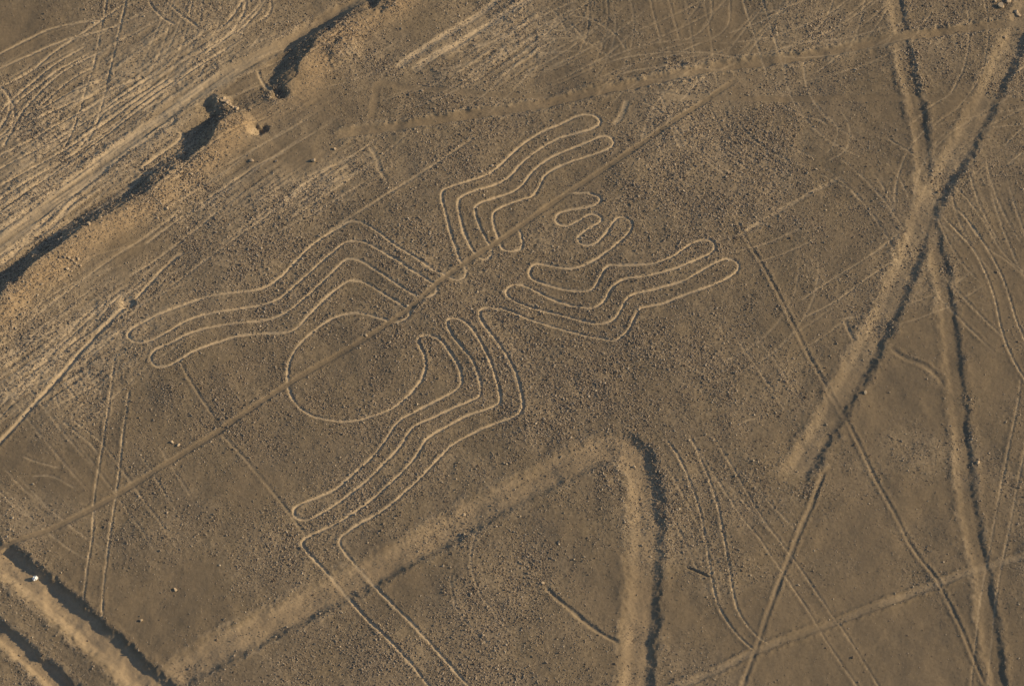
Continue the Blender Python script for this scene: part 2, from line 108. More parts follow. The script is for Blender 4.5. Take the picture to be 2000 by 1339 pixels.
 ('tyre_rut','pale tyre rut among the swarm of tracks in the upper left corner','tyre rut','tyre ruts among the swarm left of the bank',None,0.125,0.051,0.035,0.8,0.4,[(-41.45,17.17),(-39.96,18.48),(-37.68,20.07),(-35.4,21.93),(-33.48,23.27),(-31.56,24.88),(-29.65,26.78)]),
 ('tyre_rut','pale tyre rut among the swarm of tracks in the upper left corner','tyre rut','tyre ruts among the swarm left of the bank',None,0.125,0.051,0.035,0.8,0.4,[(-41.32,15.61),(-39.86,17.17),(-37.2,19.01),(-34.92,20.76),(-32.64,22.73),(-30.74,24.61),(-28.43,26.78)]),
 ('tyre_rut','pale tyre rut among the swarm of tracks in the upper left corner','tyre rut','tyre ruts among the swarm left of the bank',None,0.125,0.051,0.035,0.8,0.4,[(-39.71,15.35),(-37.09,17.43),(-34.81,19.17),(-32.17,21.66),(-29.88,23.8),(-27.2,26.5)]),
 ('tyre_rut','pale tyre rut among the swarm of tracks in the upper left corner','tyre rut','tyre ruts among the swarm left of the bank',None,0.125,0.051,0.035,0.8,0.4,[(-41.07,12.5),(-39.61,14.05),(-36.63,16.65),(-34.37,18.48),(-31.73,21.13),(-28.7,24.34),(-26.39,26.5)]),
 ('tyre_rut','pale tyre rut among the swarm of tracks in the upper left corner','tyre rut','tyre ruts among the swarm left of the bank',None,0.125,0.051,0.035,0.8,0.4,[(-40.94,10.97),(-39.15,13.27),(-36.19,16.13),(-33.58,18.75),(-30.58,21.93),(-27.91,24.61),(-25.21,27.32),(-22.47,29.78)]),
 ('tyre_rut','pale tyre rut among the swarm of tracks in the upper left corner','tyre rut','tyre ruts among the swarm left of the bank',None,0.125,0.051,0.035,0.8,0.4,[(-40.17,21.13),(-39.69,22.73),(-39.59,24.07),(-40.08,25.15),(-40.73,25.69)]),
 ('tyre_rut','pale tyre rut among the swarm of tracks in the upper left corner','tyre rut','tyre ruts among the swarm left of the bank',None,0.125,0.051,0.035,0.8,0.4,[(-41.67,19.8),(-39.94,20.76),(-39.23,21.93),(-39.21,23.27),(-39.72,24.72),(-40.32,25.58)]),
 ('tyre_rut','pale tyre rut among the swarm of tracks in the upper left corner','tyre rut','tyre ruts among the swarm left of the bank',None,0.125,0.051,0.035,0.8,0.4,[(-34,19.01),(-32.91,20.76),(-32.24,22.73),(-30.71,24.07),(-28.37,25.69)]),
 ('tyre_rut','pale tyre rut among the swarm of tracks in the upper left corner','tyre rut','tyre ruts among the swarm left of the bank',None,0.125,0.051,0.035,0.8,0.4,[(-27.62,34.5),(-26.74,33.38),(-25.88,32.55),(-25.01,31.72)]),
 ('tyre_rut','pale tyre rut among the swarm of tracks in the upper left corner','tyre rut','tyre ruts among the swarm left of the bank',None,0.125,0.051,0.035,0.8,0.4,[(-29.3,35.06),(-28.83,33.94),(-27.94,32.83),(-26.87,31.99)]),
 ('tyre_rut','pale tyre rut among the swarm of tracks in the upper left corner','tyre rut','tyre ruts among the swarm left of the bank',None,0.125,0.051,0.035,0.8,0.4,[(-24.47,28.96),(-22.91,30.61),(-21.96,32.27),(-21.43,34.22),(-21.71,36.19)]),
 ('tyre_rut','pale tyre rut among the swarm of tracks in the upper left corner','tyre rut','tyre ruts among the swarm left of the bank',None,0.125,0.051,0.035,0.8,0.4,[(-23.71,30.06),(-21.73,31.72),(-20.57,33.38),(-19.81,35.06)]),
 ('tyre_rut','pale tyre rut among the swarm of tracks in the upper left corner','tyre rut','tyre ruts among the swarm left of the bank',None,0.125,0.051,0.035,0.8,0.4,[(-23.37,31.72),(-22.6,32.83),(-21.85,34.5),(-21.09,36.19)]),
 ('tyre_rut','pale tyre rut among the swarm of tracks in the upper left corner','tyre rut','tyre ruts among the swarm left of the bank',None,0.125,0.051,0.035,0.8,0.4,[(-25.28,28.69),(-23.71,30.06),(-22.53,31.16),(-20.59,33.94),(-20.21,34.78),(-20.45,35.63)]),
 ('tyre_rut','pale tyre rut among the swarm of tracks in the upper left corner','tyre rut','tyre ruts among the swarm left of the bank',None,0.125,0.051,0.035,0.8,0.4,[(-20.54,32.55),(-19.74,33.11),(-19.37,34.22),(-19.62,35.63)]),
 ('tyre_rut','bright wheel rut along the upper side of the smooth dirt road','tyre rut','wheel ruts along the dirt road',None,0.24,0.072,0.045,0.9,0.4,[(-41.49,8.17),(-39.37,10.97),(-37.16,13.12),(-34.95,15.35),(-31.96,18.33),(-28.16,21.93),(-24.32,25.69)]),
 ('tyre_rut','bright wheel rut along the lower side of the smooth dirt road','tyre rut','wheel ruts along the dirt road',None,0.24,0.072,0.045,0.9,0.4,[(-41.35,6.41),(-39.18,8.58),(-36.99,10.71),(-34.82,13.53),(-31.87,16.91),(-28.85,19.8),(-26.17,22.36)]),
 ('tyre_rut','bright short wheel rut between the dirt road and the bank at the left edge','tyre rut','wheel ruts along the dirt road',None,0.24,0.072,0.045,0.9,0.4,[(-41.26,5.41),(-39.12,7.82),(-37.32,9.95),(-35.47,11.48),(-34.23,13.53),(-33.31,14.57)]),
 ('scrape_streak','faint pale streak following the foot of the long bank','tyre rut','streaks along the foot of the bank',None,0.12,0.027,0.0175,0.5,0.4,[(-39.14,-11.01),(-36.77,-7.48),(-34.72,-4.38),(-32.64,-1.24),(-30.89,1.45)]),
 ('scrape_streak','faint pale streak following the foot of the long bank','tyre rut','streaks along the foot of the bank',None,0.12,0.027,0.0175,0.5,0.4,[(-39.29,-9.13),(-37.28,-5.82),(-34.88,-2.21),(-32.05,1.45),(-29.55,4.91)]),
 ('scrape_streak','faint pale streak following the foot of the long bank','tyre rut','streaks along the foot of the bank',None,0.12,0.027,0.0175,0.5,0.4,[(-38.04,-5.82),(-35.97,-2.94),(-33.88,-0.02),(-31.39,3.17),(-29.58,5.41)]),
 ('scrape_streak','faint pale streak following the foot of the long bank','tyre rut','streaks along the foot of the bank',None,0.12,0.027,0.0175,0.5,0.4,[(-29.25,6.41),(-27.39,7.92),(-25.9,9.44),(-22.9,12.5),(-20.63,14.83)]),
 ('scrape_streak','faint pale streak following the foot of the long bank','tyre rut','streaks along the foot of the bank',None,0.12,0.027,0.0175,0.5,0.4,[(-26.08,5.41),(-23.48,7.92),(-20.84,10.46),(-18.18,13.02),(-15.88,15.35)]),
 ('scrape_streak','faint pale streak following the foot of the long bank','tyre rut','streaks along the foot of the bank',None,0.12,0.027,0.0175,0.5,0.4,[(-28.26,9.44),(-25.64,11.99),(-22.61,14.83),(-19.93,17.17),(-17.59,18.75)]),
 ('scrape_streak','faint pale streak following the foot of the long bank','tyre rut','streaks along the foot of the bank',None,0.12,0.027,0.0175,0.5,0.4,[(-22.37,9.44),(-19.72,11.99),(-16.66,14.83),(-14.34,16.91),(-11.99,18.75)]),
 ('scrape_streak','faint pale streak following the foot of the long bank','tyre rut','streaks along the foot of the bank',None,0.12,0.027,0.0175,0.5,0.4,[(-37.32,-5.34),(-35.64,-2.21),(-33.56,0.95),(-31.79,3.42)]),
 ('scrape_streak','faint pale streak following the foot of the long bank','tyre rut','streaks along the foot of the bank',None,0.12,0.027,0.0175,0.5,0.4,[(-37.07,1.45),(-34.19,4.41),(-31.27,7.42),(-27.92,10.46),(-25.3,13.02)]),
 ('ground_scratch','short faint scratch beside the bright furrow at the left','tyre rut','short faint scratches: beside the bright furrow at the left',None,0.09,0.018,0.0175,0.5,0.4,[(-33.64,-3.42),(-33,-4.38),(-32.37,-5.24),(-32.03,-5.82)]),
 ('ground_scratch','short faint scratch beside the bright furrow at the left','tyre rut','short faint scratches: beside the bright furrow at the left',None,0.09,0.018,0.0175,0.5,0.4,[(-32.75,-2.45),(-32.1,-3.66),(-31.46,-4.62)]),
 ('ground_scratch','short faint scratch beside the bright furrow at the left','tyre rut','short faint scratches: beside the bright furrow at the left',None,0.09,0.018,0.0175,0.5,0.4,[(-32,-2.21),(-31.35,-3.42),(-30.71,-4.38),(-30.48,-5.1)]),
 ('ground_scratch','short faint scratch beside the bright furrow at the left','tyre rut','short faint scratches: beside the bright furrow at the left',None,0.09,0.018,0.0175,0.5,0.4,[(-34.13,-4.62),(-33.8,-5.58),(-33.52,-6.29)]),
 ('ground_scratch','short faint scratch beside the bright furrow at the left','tyre rut','short faint scratches: beside the bright furrow at the left',None,0.09,0.018,0.0175,0.5,0.4,[(-33.38,-7.24),(-32.16,-8.43),(-30.95,-9.6),(-30.32,-10.54)]),
 ('ground_scratch','short faint scratch beside the bright furrow at the left','tyre rut','short faint scratches: beside the bright furrow at the left',None,0.09,0.018,0.0175,0.5,0.4,[(-32.82,-7.01),(-31.42,-8.19),(-30,-9.6)]),
 ('ground_scratch','short faint scratch in the lower left plain','tyre rut','short faint scratches: in the lower left plain',None,0.09,0.018,0.0175,0.5,0.4,[(-35.27,-12.4),(-33.77,-12.4),(-32.59,-13.1),(-31.81,-13.56)]),
 ('ground_scratch','short faint scratch in the lower left plain','tyre rut','short faint scratches: in the lower left plain',None,0.09,0.018,0.0175,0.5,0.4,[(-36.16,-10.54),(-34.6,-11.24),(-33.07,-11.71)]),
 ('ground_scratch','short faint scratch left of the winding path','tyre rut','short faint scratches: left of the winding path',None,0.09,0.018,0.0175,0.5,0.4,[(21.01,24.07),(22.57,22.73),(24.15,22.2),(24.92,21.4)]),
 ('ground_scratch','short faint scratch left of the winding path','tyre rut','short faint scratches: left of the winding path',None,0.09,0.018,0.0175,0.5,0.4,[(21.23,19.8),(22.4,19.01),(23.56,18.22)]),
 ('ground_scratch','short faint scratch left of the winding path','tyre rut','short faint scratches: left of the winding path',None,0.09,0.018,0.0175,0.5,0.4,[(20.59,18.75),(21.74,17.7)]),
 ('ground_scratch','short faint scratch left of the winding path','tyre rut','short faint scratches: left of the winding path',None,0.09,0.018,0.0175,0.5,0.4,[(23.89,16.65),(25.04,15.87),(26,15.09)]),
 ('ground_scratch','short faint scratch left of the winding path','tyre rut','short faint scratches: left of the winding path',None,0.09,0.018,0.0175,0.5,0.4,[(29.28,20.33),(30.42,19.27),(31.55,18.22)]),
 ('ground_scratch','short scratch near the end of the diagonal line','tyre rut','short faint scratches: near the end of the diagonal line',None,0.09,0.018,0.0175,0.5,0.4,[(12.22,28.41),(13.03,27.98),(14.03,27.43)]),
 ('ground_scratch','short scratch near the end of the diagonal line','tyre rut','short faint scratches: near the end of the diagonal line',None,0.09,0.018,0.0175,0.5,0.4,[(10.1,24.07),(11.29,23.27),(12.47,21.93)]),
 ('ground_scratch','thin pale scratch meeting the left side of the wide diagonal track','tyre rut','short faint scratches: meeting the left side of the wide diagonal track',None,0.09,0.018,0.0175,0.5,0.4,[(22.05,2.43),(24.45,3.92),(27.3,6.41),(29.77,8.42)]),
 ('ground_scratch','thin pale scratch meeting the left side of the wide diagonal track','tyre rut','short faint scratches: meeting the left side of the wide diagonal track',None,0.09,0.018,0.0175,0.5,0.4,[(21.73,3.92),(24.16,5.91),(27.42,8.42),(29.9,10.71)]),
 ('ground_scratch','short faint scratch right of the wide diagonal track','tyre rut','short faint scratches: right of the wide diagonal track',None,0.09,0.018,0.0175,0.5,0.4,[(38.26,17.17),(39.34,18.22),(40.87,19.8)]),
 ('ground_scratch','short faint scratch right of the wide diagonal track','tyre rut','short faint scratches: right of the wide diagonal track',None,0.09,0.018,0.0175,0.5,0.4,[(38.42,19.27),(39.75,20.86),(41.48,22.46)]),
 ('ground_scratch','short faint scratch right of the wide diagonal track','tyre rut','short faint scratches: right of the wide diagonal track',None,0.09,0.018,0.0175,0.5,0.4,[(39.15,26.23),(40.25,27.32),(41.97,28.41)]),
 ('ground_scratch','short scratch in the tangle of marks at the top middle','tyre rut','short faint scratches: in the tangle of marks at the top middle',None,0.09,0.018,0.0175,0.5,0.4,[(2.47,32.83),(3.69,31.72),(4.92,31.99)]),
 ('ground_scratch','short scratch in the tangle of marks at the top middle','tyre rut','short faint scratches: in the tangle of marks at the top middle',None,0.09,0.018,0.0175,0.5,0.4,[(3.09,34.22),(3.9,32.83),(4.51,31.16)]),
 ('ground_scratch','short scratch in the tangle of marks at the top middle','tyre rut','short faint scratches: in the tangle of marks at the top middle',None,0.09,0.018,0.0175,0.5,0.4,[(3.7,33.38),(3.08,31.72),(2.46,30.61)]),
 ('ground_scratch','short scratch in the tangle of marks at the top middle','tyre rut','short faint scratches: in the tangle of marks at the top middle',None,0.09,0.018,0.0175,0.5,0.4,[(4.52,32.55),(5.33,31.44),(6.13,29.78)]),
 ('ground_scratch','short scratch in the tangle of marks at the top middle','tyre rut','short faint scratches: in the tangle of marks at the top middle',None,0.09,0.018,0.0175,0.5,0.4,[(1.64,31.72),(3.29,32.83),(5.36,34.22)]),
 ('ground_scratch','short scratch in the tangle of marks at the top middle','tyre rut','short faint scratches: in the tangle of marks at the top middle',None,0.09,0.018,0.0175,0.5,0.4,[(0,31.72),(2.47,33.38),(5.37,35.06)]),
 ('ground_scratch','short scratch in the tangle of marks at the top middle','tyre rut','short faint scratches: in the tangle of marks at the top middle',None,0.09,0.018,0.0175,0.5,0.4,[(2.05,30.61),(4.11,32.83),(6.6,35.06)]),
 ('ground_scratch','faint scratch above the sweeping path near the top','tyre rut','short faint scratches: above the sweeping path near the top',None,0.09,0.018,0.0175,0.5,0.4,[(17.2,31.16),(20.55,32.83),(23.09,34.5)]),
 ('ground_scratch','faint scratch above the sweeping path near the top','tyre rut','short faint scratches: above the sweeping path near the top',None,0.09,0.018,0.0175,0.5,0.4,[(19.75,33.38),(22.24,33.94),(24.79,35.63)]),
]
BANK=[(-43.84,-0.51),(-40.93,1.45),(-38.8,3.82),(-37.82,5.21),(-36.32,7.06),(-34.71,9.13),(-32.48,11.07),(-29.6,13.53),(-28.27,14.52),(-26.64,16.02),(-25.24,17.33),(-23.24,19.8),(-22.04,21.77),(-20.88,22.89),(-19.38,23.8),(-18.28,24.72),(-17.44,26.07),(-16.3,28.52),(-14.74,30.83),(-12.34,33.27),(-10.72,34.61),(-9.31,36.47),(-6.25,40.17)]
BAMP=[1.1, 1.1, 1.2, 1.2, 1.2, 1.15, 1.1, 1.0, 1.0, 0.75, 0.7, 1.1, 1.2, 0.35, 0.3, 0.5, 0.8, 0.95, 0.9, 0.75, 0.85, 0.9, 0.9]
PITS=[(-20.07,20.76,0.9,-0.45,0.8),(-19.48,21.13,0.5,-0.25,0.3),(-18.36,24.61,0.9,-0.35,0.1),(-22.93,23.75,1.2,0.4,0.3),(-23.6,23.27,1.1,-0.15,0.1),(-29.11,3.92,0.7,-0.25,0.6),(-13.26,29.23,1.6,0.25,0.35),(7.69,-12.64,0.8,-0.12,0.1),(13.02,27.59,0.8,-0.12,0.2),(-10.72,34.78,1.4,-0.2,0),(-22.32,21.66,1.2,-0.12,0.1)]
ZONES=[(-38.55,31.72,6.53846,5.5,-0.12,-0.5),(-30.3,24.07,7.30769,6,0.32,-0.1),(-35.07,17.17,7.69231,6,0.38,-0.15),(-27.27,27.87,6.53846,4.5,0.28,-0.1),(-37.08,11.99,4.23077,3,0.4,-0.2),(-22.96,31.72,5.76923,3.5,0.12,-0.2),(-29.85,3.42,5,4.5,0.25,-0.1),(-34.48,-2.45,5,4.5,0.45,-0.1),(-22.95,13.53,4.61538,3,0.12,0),(-17.09,15.61,6.15385,3,0.3,0.1),(-11.98,18.22,3.07692,2.5,0.15,0.1),(0.41,30.61,3.46154,3.5,0.48,0),(-4.08,28.96,4.61538,3,0.25,0),(11.67,21.93,3.84615,3.5,0.22,0.2),(14.19,25.69,3.07692,2,0.25,0),(13.44,13.02,7.69231,7.5,0.1,0.25),(-17.61,19.27,4.61538,2,-0.05,-0.4),(19.62,30.06,10,4.5,-0.02,-0.35),(34.72,0.95,4.61538,15,-0.1,-0.5),(27.58,-15.63,6.15385,13,-0.08,-0.4),(23.58,-28.11,12.3077,5.5,-0.1,-0.6),(-21.93,-24.61,8.46154,7,-0.06,-0.3),(-34.42,-13.79,4.61538,4.5,-0.06,-0.4),(34.47,-28.11,3.46154,6,-0.14,-0.5),(-3.89,5.41,13.4615,8.5,0.05,0.3),(9.54,-4.38,9.61538,6,0.02,0.3),(2.75,10.2,1.92308,1.75,0.2,0.1),(-13.39,-2.94,4.23077,4,0,0.3),(-20.9,-6.29,8.46154,7,0,0.2),(1.85,-19.26,6.53846,6,-0.03,0),(-7.89,11.99,5,4.5,-0.03,-0.1),(-17.74,23,3.46154,3.5,0.1,-0.1),(23.38,5.91,5.76923,6.5,-0.03,-0.1),(37.86,17.17,4.61538,6,-0.06,-0.2)]
SCUFFS=[(-33.13,24.07,6.53846,6.5,16,42,10),(-26.6,30.61,5,3,16,48,25),(-37.12,12.5,3.07692,2.5,10,44,6),(-22.55,31.72,2.69231,2.5,10,60,30),(3.28,31.72,2.69231,2,16,40,60),(18.45,31.72,5,2.5,14,55,30),(26.63,31.16,3.46154,2.5,14,60,30),(22.48,20.86,4.23077,3,14,-40,40),(37.18,18.75,2.30769,4.5,12,45,20),(13.35,24.61,3.07692,2,8,30,20),(-32.14,-8.66,3.46154,3.5,9,-50,7),(-27.25,5.41,4.61538,3.5,14,44,8),(-15.91,16.13,4.61538,2.5,14,42,8),(-34.09,-2.45,3.46154,3.5,16,46,6),(21.41,5.41,5.38462,4,8,40,15),(29.62,12.5,3.07692,2,6,-45,20),(15.68,-14.71,4.61538,6,8,-60,15),(-4.07,27.87,4.23077,2.5,10,44,8),(-34.42,-13.79,2.30769,2,5,-40,12),(36.5,9.44,2.30769,3,6,-50,15)]
STONY=[(32.19,31.72,0.9,0.9),(32.11,28.41,0.9,0.9),(32.22,25.69,0.8,0.7),(33.22,7.42,0.9,0.8),(33.49,4.41,0.8,0.6),(33.93,-1.49,0.9,0.9),(33.89,-5.34,0.9,0.9),(33.84,-8.66,0.8,0.6),(7.69,-12.64,0.9,0.9),(7.12,-12.87,0.7,0.7),(10.37,-10.07,0.8,0.6),(11.26,-12.4,0.7,0.6),(11.11,-15.63,0.7,0.5),(30.32,-1.49,1,0.7),(31.36,-3.18,0.8,0.7),(-18.4,24.61,1,0.8),(-23.4,23.27,1.2,0.6),(-22.31,21.4,1.2,0.6),(13.02,27.87,0.8,0.7),(21.51,-13.79,0.8,0.8),(28.57,1.45,0.7,0.5),(38.26,25.15,0.8,0.6)]
ROCKS=[(39.31,34.28,0.62,'big pale angular rock at the top right corner'),(40.55,33.72,0.45,'tall pale rock beside the big rock in the top right corner'),(40.73,33.44,0.35,'small rock right of the pale rocks in the top right corner'),(39.94,34.9,0.45,'flat rock at the very top near the right corner'),(38.94,34.78,0.25,'small rock left of the big pale corner rock'),(39.4,31.05,0.28,'small rock below the pale corner rocks'),(-25.08,-9.27,0.3,'lone rock with dark shadow just above the diagonal line at the left'),(-24.61,-9.51,0.26,'dark rock touching the lone rock above the diagonal line'),(-15.48,17.8,0.36,'pale round rock alone right of the bank hollow'),(-18.35,17.7,0.24,'small dark rock on the slope below the bank hollow'),(-13.84,19.01,0.26,'reddish rock beyond the foot of the bank'),(-27.3,11.99,0.26,'rock on the bank slope under the middle of the bank'),(-26.59,12.86,0.28,'bright rock on the bank slope'),(-34.71,9.74,0.34,'pale rock on the rim of the bank at the left'),(-34.49,9.95,0.26,'small rock beside the pale rim rock at the left'),(-32.48,10.97,0.3,'rock on the bank rim where the dark slope narrows'),(-20.27,17.7,0.3,'pale rock low on the bank slope below the hollow'),(-24.9,16.23,0.26,'dark rock at the narrow part of the bank'),(-10.99,0.81,0.26,'small rock on the diagonal line inside the abdomen'),(9.57,3.27,0.24,'small rock at the knee of the lower right leg'),(34.23,-11.15,0.32,'bright rock in the dark side of the winding path'),(26.31,-4.72,0.28,'dark rock in the middle of the wide diagonal track'),(-1.59,17.33,0.26,'dark rock against the upper left spider leg'),(8.95,-11.57,0.26,'rock at the inner bend of the arrowhead band'),(2.21,-22.04,0.24,'dark stone at the top of the scraped streak'),(-24.16,-22.49,0.24,'pale stone alone in the lower left plain'),(-26.44,-25.14,0.24,'pale stone near the end of the left ruts'),(-7.09,25.26,0.24,'dark stone on the faint dusty path'),(-3.5,-15.77,0.26,'pale upright stone on the upper edge of the arrowhead band')]
RIM=[(-23.1,23.91),(-22.86,23.8),(-22.61,23.75),(-22.44,23.59),(-22.28,23.48),(-22.11,23.37),(-21.94,23.21),(-21.78,23.16),(-22.7,23.96),(-22.37,23.75),(-21.61,23.05),(-20.56,22.94),(-23.22,23.75)]
CLUSTER=[(-34.05,8.07),(-33.8,7.82),(-33.51,7.67),(-33.3,7.42),(-33.2,7.01),(-33.85,6.86),(-33.57,6.71),(-34.15,7.82),(-33.09,7.82),(-32.94,7.26),(-36.78,5.26),(-35.69,5.26),(-37.07,2.53)]
BAG=(-34.31,-21.37)
# ---------------------------------------------------------------- height field
X0, X1, Y0, Y1 = -50.0, 50.0, -38.5, 43.5
NX, NY = 1190, 880
dx, dy = (X1 - X0) / (NX - 1), (Y1 - Y0) / (NY - 1)
gx = np.linspace(X0, X1, NX); gy = np.linspace(Y0, Y1, NY)
GX, GY = np.meshgrid(gx, gy)
rng = np.random.default_rng(7)
def smooth(a, b, x):
    t = np.clip((x - a) / (b - a), 0, 1); return t * t * (3 - 2 * t)
def vnoise(x, y, seed):
    r = np.random.default_rng(seed); T = r.random((256, 256)).astype(np.float32)
    xi = np.floor(x).astype(np.int64); yi = np.floor(y).astype(np.int64)
    fx = x - xi; fy = y - yi; fx = fx * fx * (3 - 2 * fx); fy = fy * fy * (3 - 2 * fy)
    a = T[yi & 255, xi & 255]; b = T[yi & 255, (xi + 1) & 255]; c = T[(yi + 1) & 255, xi & 255]; d = T[(yi + 1) & 255, (xi + 1) & 255]
    return (a * (1 - fx) + b * fx) * (1 - fy) + (c * (1 - fx) + d * fx) * fy - 0.5
def rot(x, y, a): return x * math.cos(a) + y * math.sin(a), -x * math.sin(a) + y * math.cos(a)
def fbm(x, y, f, n, seed):
    s = 0; a = 1.0
    for i in range(n):
        u, v = rot(x * f, y * f, 0.6 + i * 1.1); s = s + a * vnoise(u + 31.7 * i, v - 17.3 * i, seed + i); f *= 2.03; a *= 0.5
    return s
def spline(pts, step=0.18):
    p = np.array(pts, float); q = np.vstack([2 * p[0] - p[1], p, 2 * p[-1] - p[-2]]); out = []; par = []
    for i in range(len(p) - 1):
        a, b, c, d = q[i:i + 4]; n = max(1, int(np.hypot(*(c - b)) / step))
        t = (np.arange(n) / n)[:, None]
        out.append(0.5 * (2 * b + (c - a) * t + (2 * a - 5 * b + 4 * c - d) * t ** 2 + (3 * b - a - 3 * c + d) * t ** 3)); par.append(i + t[:, 0])
    out.append(p[-1:]); par.append(np.array([len(p) - 1.0]))
    return np.vstack(out), np.concatenate(par)
def field(pts, R, step=0.18):
    """unsigned distance, signed side (right of travel +), curve parameter, and window slices around a polyline"""
    P, T = spline(pts, step)
    ia = max(0, int((P[:, 0].min() - R - X0) / dx)); ib = min(NX, int((P[:, 0].max() + R - X0) / dx) + 2)
    ja = max(0, int((P[:, 1].min() - R - Y0) / dy)); jb = min(NY, int((P[:, 1].max() + R - Y0) / dy) + 2)
    if ib - ia < 2 or jb - ja < 2: return None
    Dm = np.full((jb - ja, ib - ia), 1e9); Sg = np.ones_like(Dm); Tp = np.zeros_like(Dm); Al = np.zeros_like(Dm)
    acc = 0.0; tot = np.hypot(*np.diff(P, axis=0).T).sum()
    for k in range(len(P) - 1):
        a, b = P[k], P[k + 1]; v = b - a; l2 = v @ v
        if l2 < 1e-9: continue
        i0 = max(ia, int((min(a[0], b[0]) - R - X0) / dx)); i1 = min(ib, int((max(a[0], b[0]) + R - X0) / dx) + 2)
        j0 = max(ja, int((min(a[1], b[1]) - R - Y0) / dy)); j1 = min(jb, int((max(a[1], b[1]) + R - Y0) / dy) + 2)
        if i1 <= i0 or j1 <= j0: acc += math.sqrt(l2); continue
        sl_ = np.s_[j0 - ja:j1 - ja, i0 - ia:i1 - ia]
        px = gx[None, i0:i1] - a[0]; py = gy[j0:j1, None] - a[1]
        t = np.clip((px * v[0] + py * v[1]) / l2, 0, 1)
        d = np.hypot(px - t * v[0], py - t * v[1]); m = d < Dm[sl_]
        Dm[sl_][m] = d[m]; Sg[sl_][m] = np.where(px * v[1] - py * v[0] > 0, 1.0, -1.0)[m]
        Tp[sl_][m] = (T[k] + t * (T[k + 1] - T[k]))[m]; Al[sl_][m] = (acc + t * math.sqrt(l2))[m]; acc += math.sqrt(l2)
    return Dm, Sg, Tp, Al, tot, np.s_[ja:jb, ia:ib]

cut = np.zeros_like(GX); rim = np.zeros_like(GX); soil = np.zeros_like(GX); flat = np.zeros_like(GX); warm = np.zeros_like(GX)
extra = np.zeros_like(GX); owner = np.zeros(GX.shape, np.int32); barren = np.zeros_like(GX); silt = np.zeros_like(GX); ridge = np.zeros_like(GX)
wob1 = fbm(GX, GY, 0.9, 3, 11); wob2 = fbm(GX, GY, 2.6, 2, 21); patch = fbm(GX, GY, 0.16, 4, 31); fine = fbm(GX, GY, 4.5, 2, 41); lowv = fbm(GX, GY, 0.3, 2, 45)
pale = np.zeros_like(GX); dens = np.ones_like(GX) * 0.56
for x, y, rx, ry, pa, de in ZONES:
    gk = np.exp(-((GX - x) / rx) ** 2 - ((GY - y) / ry) ** 2); pale += pa * gk; dens += de * gk
SUNX, SUNY = math.cos(SUN_AZ), math.sin(SUN_AZ)
def carve(pts, wd, dep, rm, so_, sm, oid, ends=0.5, wide=False, own_=True):
    r = field(pts, wd * 2.2 + 0.25)
    if r is None: return
    D, S, T, A, tot, sl_ = r
    wj = min(0.30 * wd, 0.16)
    wv = wd + wj * wob1[sl_] + 0.7 * wj * wob2[sl_] + (0.16 * min(wd, 1) if wide else 0.08) * fine[sl_] + (min(wd, 1) * (0.15 * wob1[sl_] + 0.14 * wob2[sl_]) if wide else 0)
    fade = smooth(0, ends, A) * smooth(0, ends, tot - A) if ends else 1.0
    amp = np.clip(1 + (0.6 if wide else 0.5) * lowv[sl_] + 0.3 * wob1[sl_], 0.5, 1.5) * fade
    if wide:      # old sunken tracks: sun-side wall shaped steeper for dark shade, the other gentler
        gy_, gx_ = np.gradient(np.minimum(D, 50), dy, dx)
        q = smooth(-0.5, 0.5, (gx_ * SUNX + gy_ * SUNY))
        lo = (0.28 + 0.17 * q) * wd; core = 1 - smooth(lo, 1.2 * wv, D)
    else: core = (1 - smooth(0.25 * wv, 1.1 * wv, D))
    cut[sl_] = np.minimum(cut[sl_], -dep * amp * core)
    rw = np.clip(0.42 * wd, 0.12, 0.3)
    if wide: soil[sl_] = np.maximum(soil[sl_], 0.3 * np.clip(amp, 0, 1) * np.exp(-((D - 1.15 * wv) / 0.25) ** 2) * (0.6 + 1.2 * wob2[sl_]))
    rim[sl_] = np.maximum(rim[sl_], rm * amp * np.exp(-((D - wv - rw * 0.9) / rw) ** 2) * (1 + 0.9 * fine[sl_]))
    soil[sl_] = np.maximum(soil[sl_], so_ * np.clip(amp, 0, 1) * (1 - smooth(0.6 * wv, 1.1 * wv, D)))
    flat[sl_] = np.maximum(flat[sl_], sm * np.clip(fade, 0, 1) * (1 - smooth(0.8 * wv, 1.15 * wv, D)))
    own = D < np.maximum(wd * 1.1, 0.12)
    if own_: owner[sl_][own] = oid
    if wd > 0.2: silt[sl_] = np.maximum(silt[sl_], flat[sl_])
    if wide and so_ > 0.25: warm[sl_] = np.maximum(warm[sl_], 0.3 * core * np.clip(amp, 0, 1))
names = {}
oid = 1
for ft in FEATS:
    names[oid] = ft; carve(ft[10], ft[5], ft[6], ft[7], ft[8], ft[9], oid, 2.5 if ft[5] > 0.35 else 0.5, ft[5] > 0.35); oid += 1
for nm, pts in SPIDER:
    names[oid] = (nm,); carve(pts, 0.126, 0.064, 0.026, 1.0, 0.85, oid, 0); oid += 1
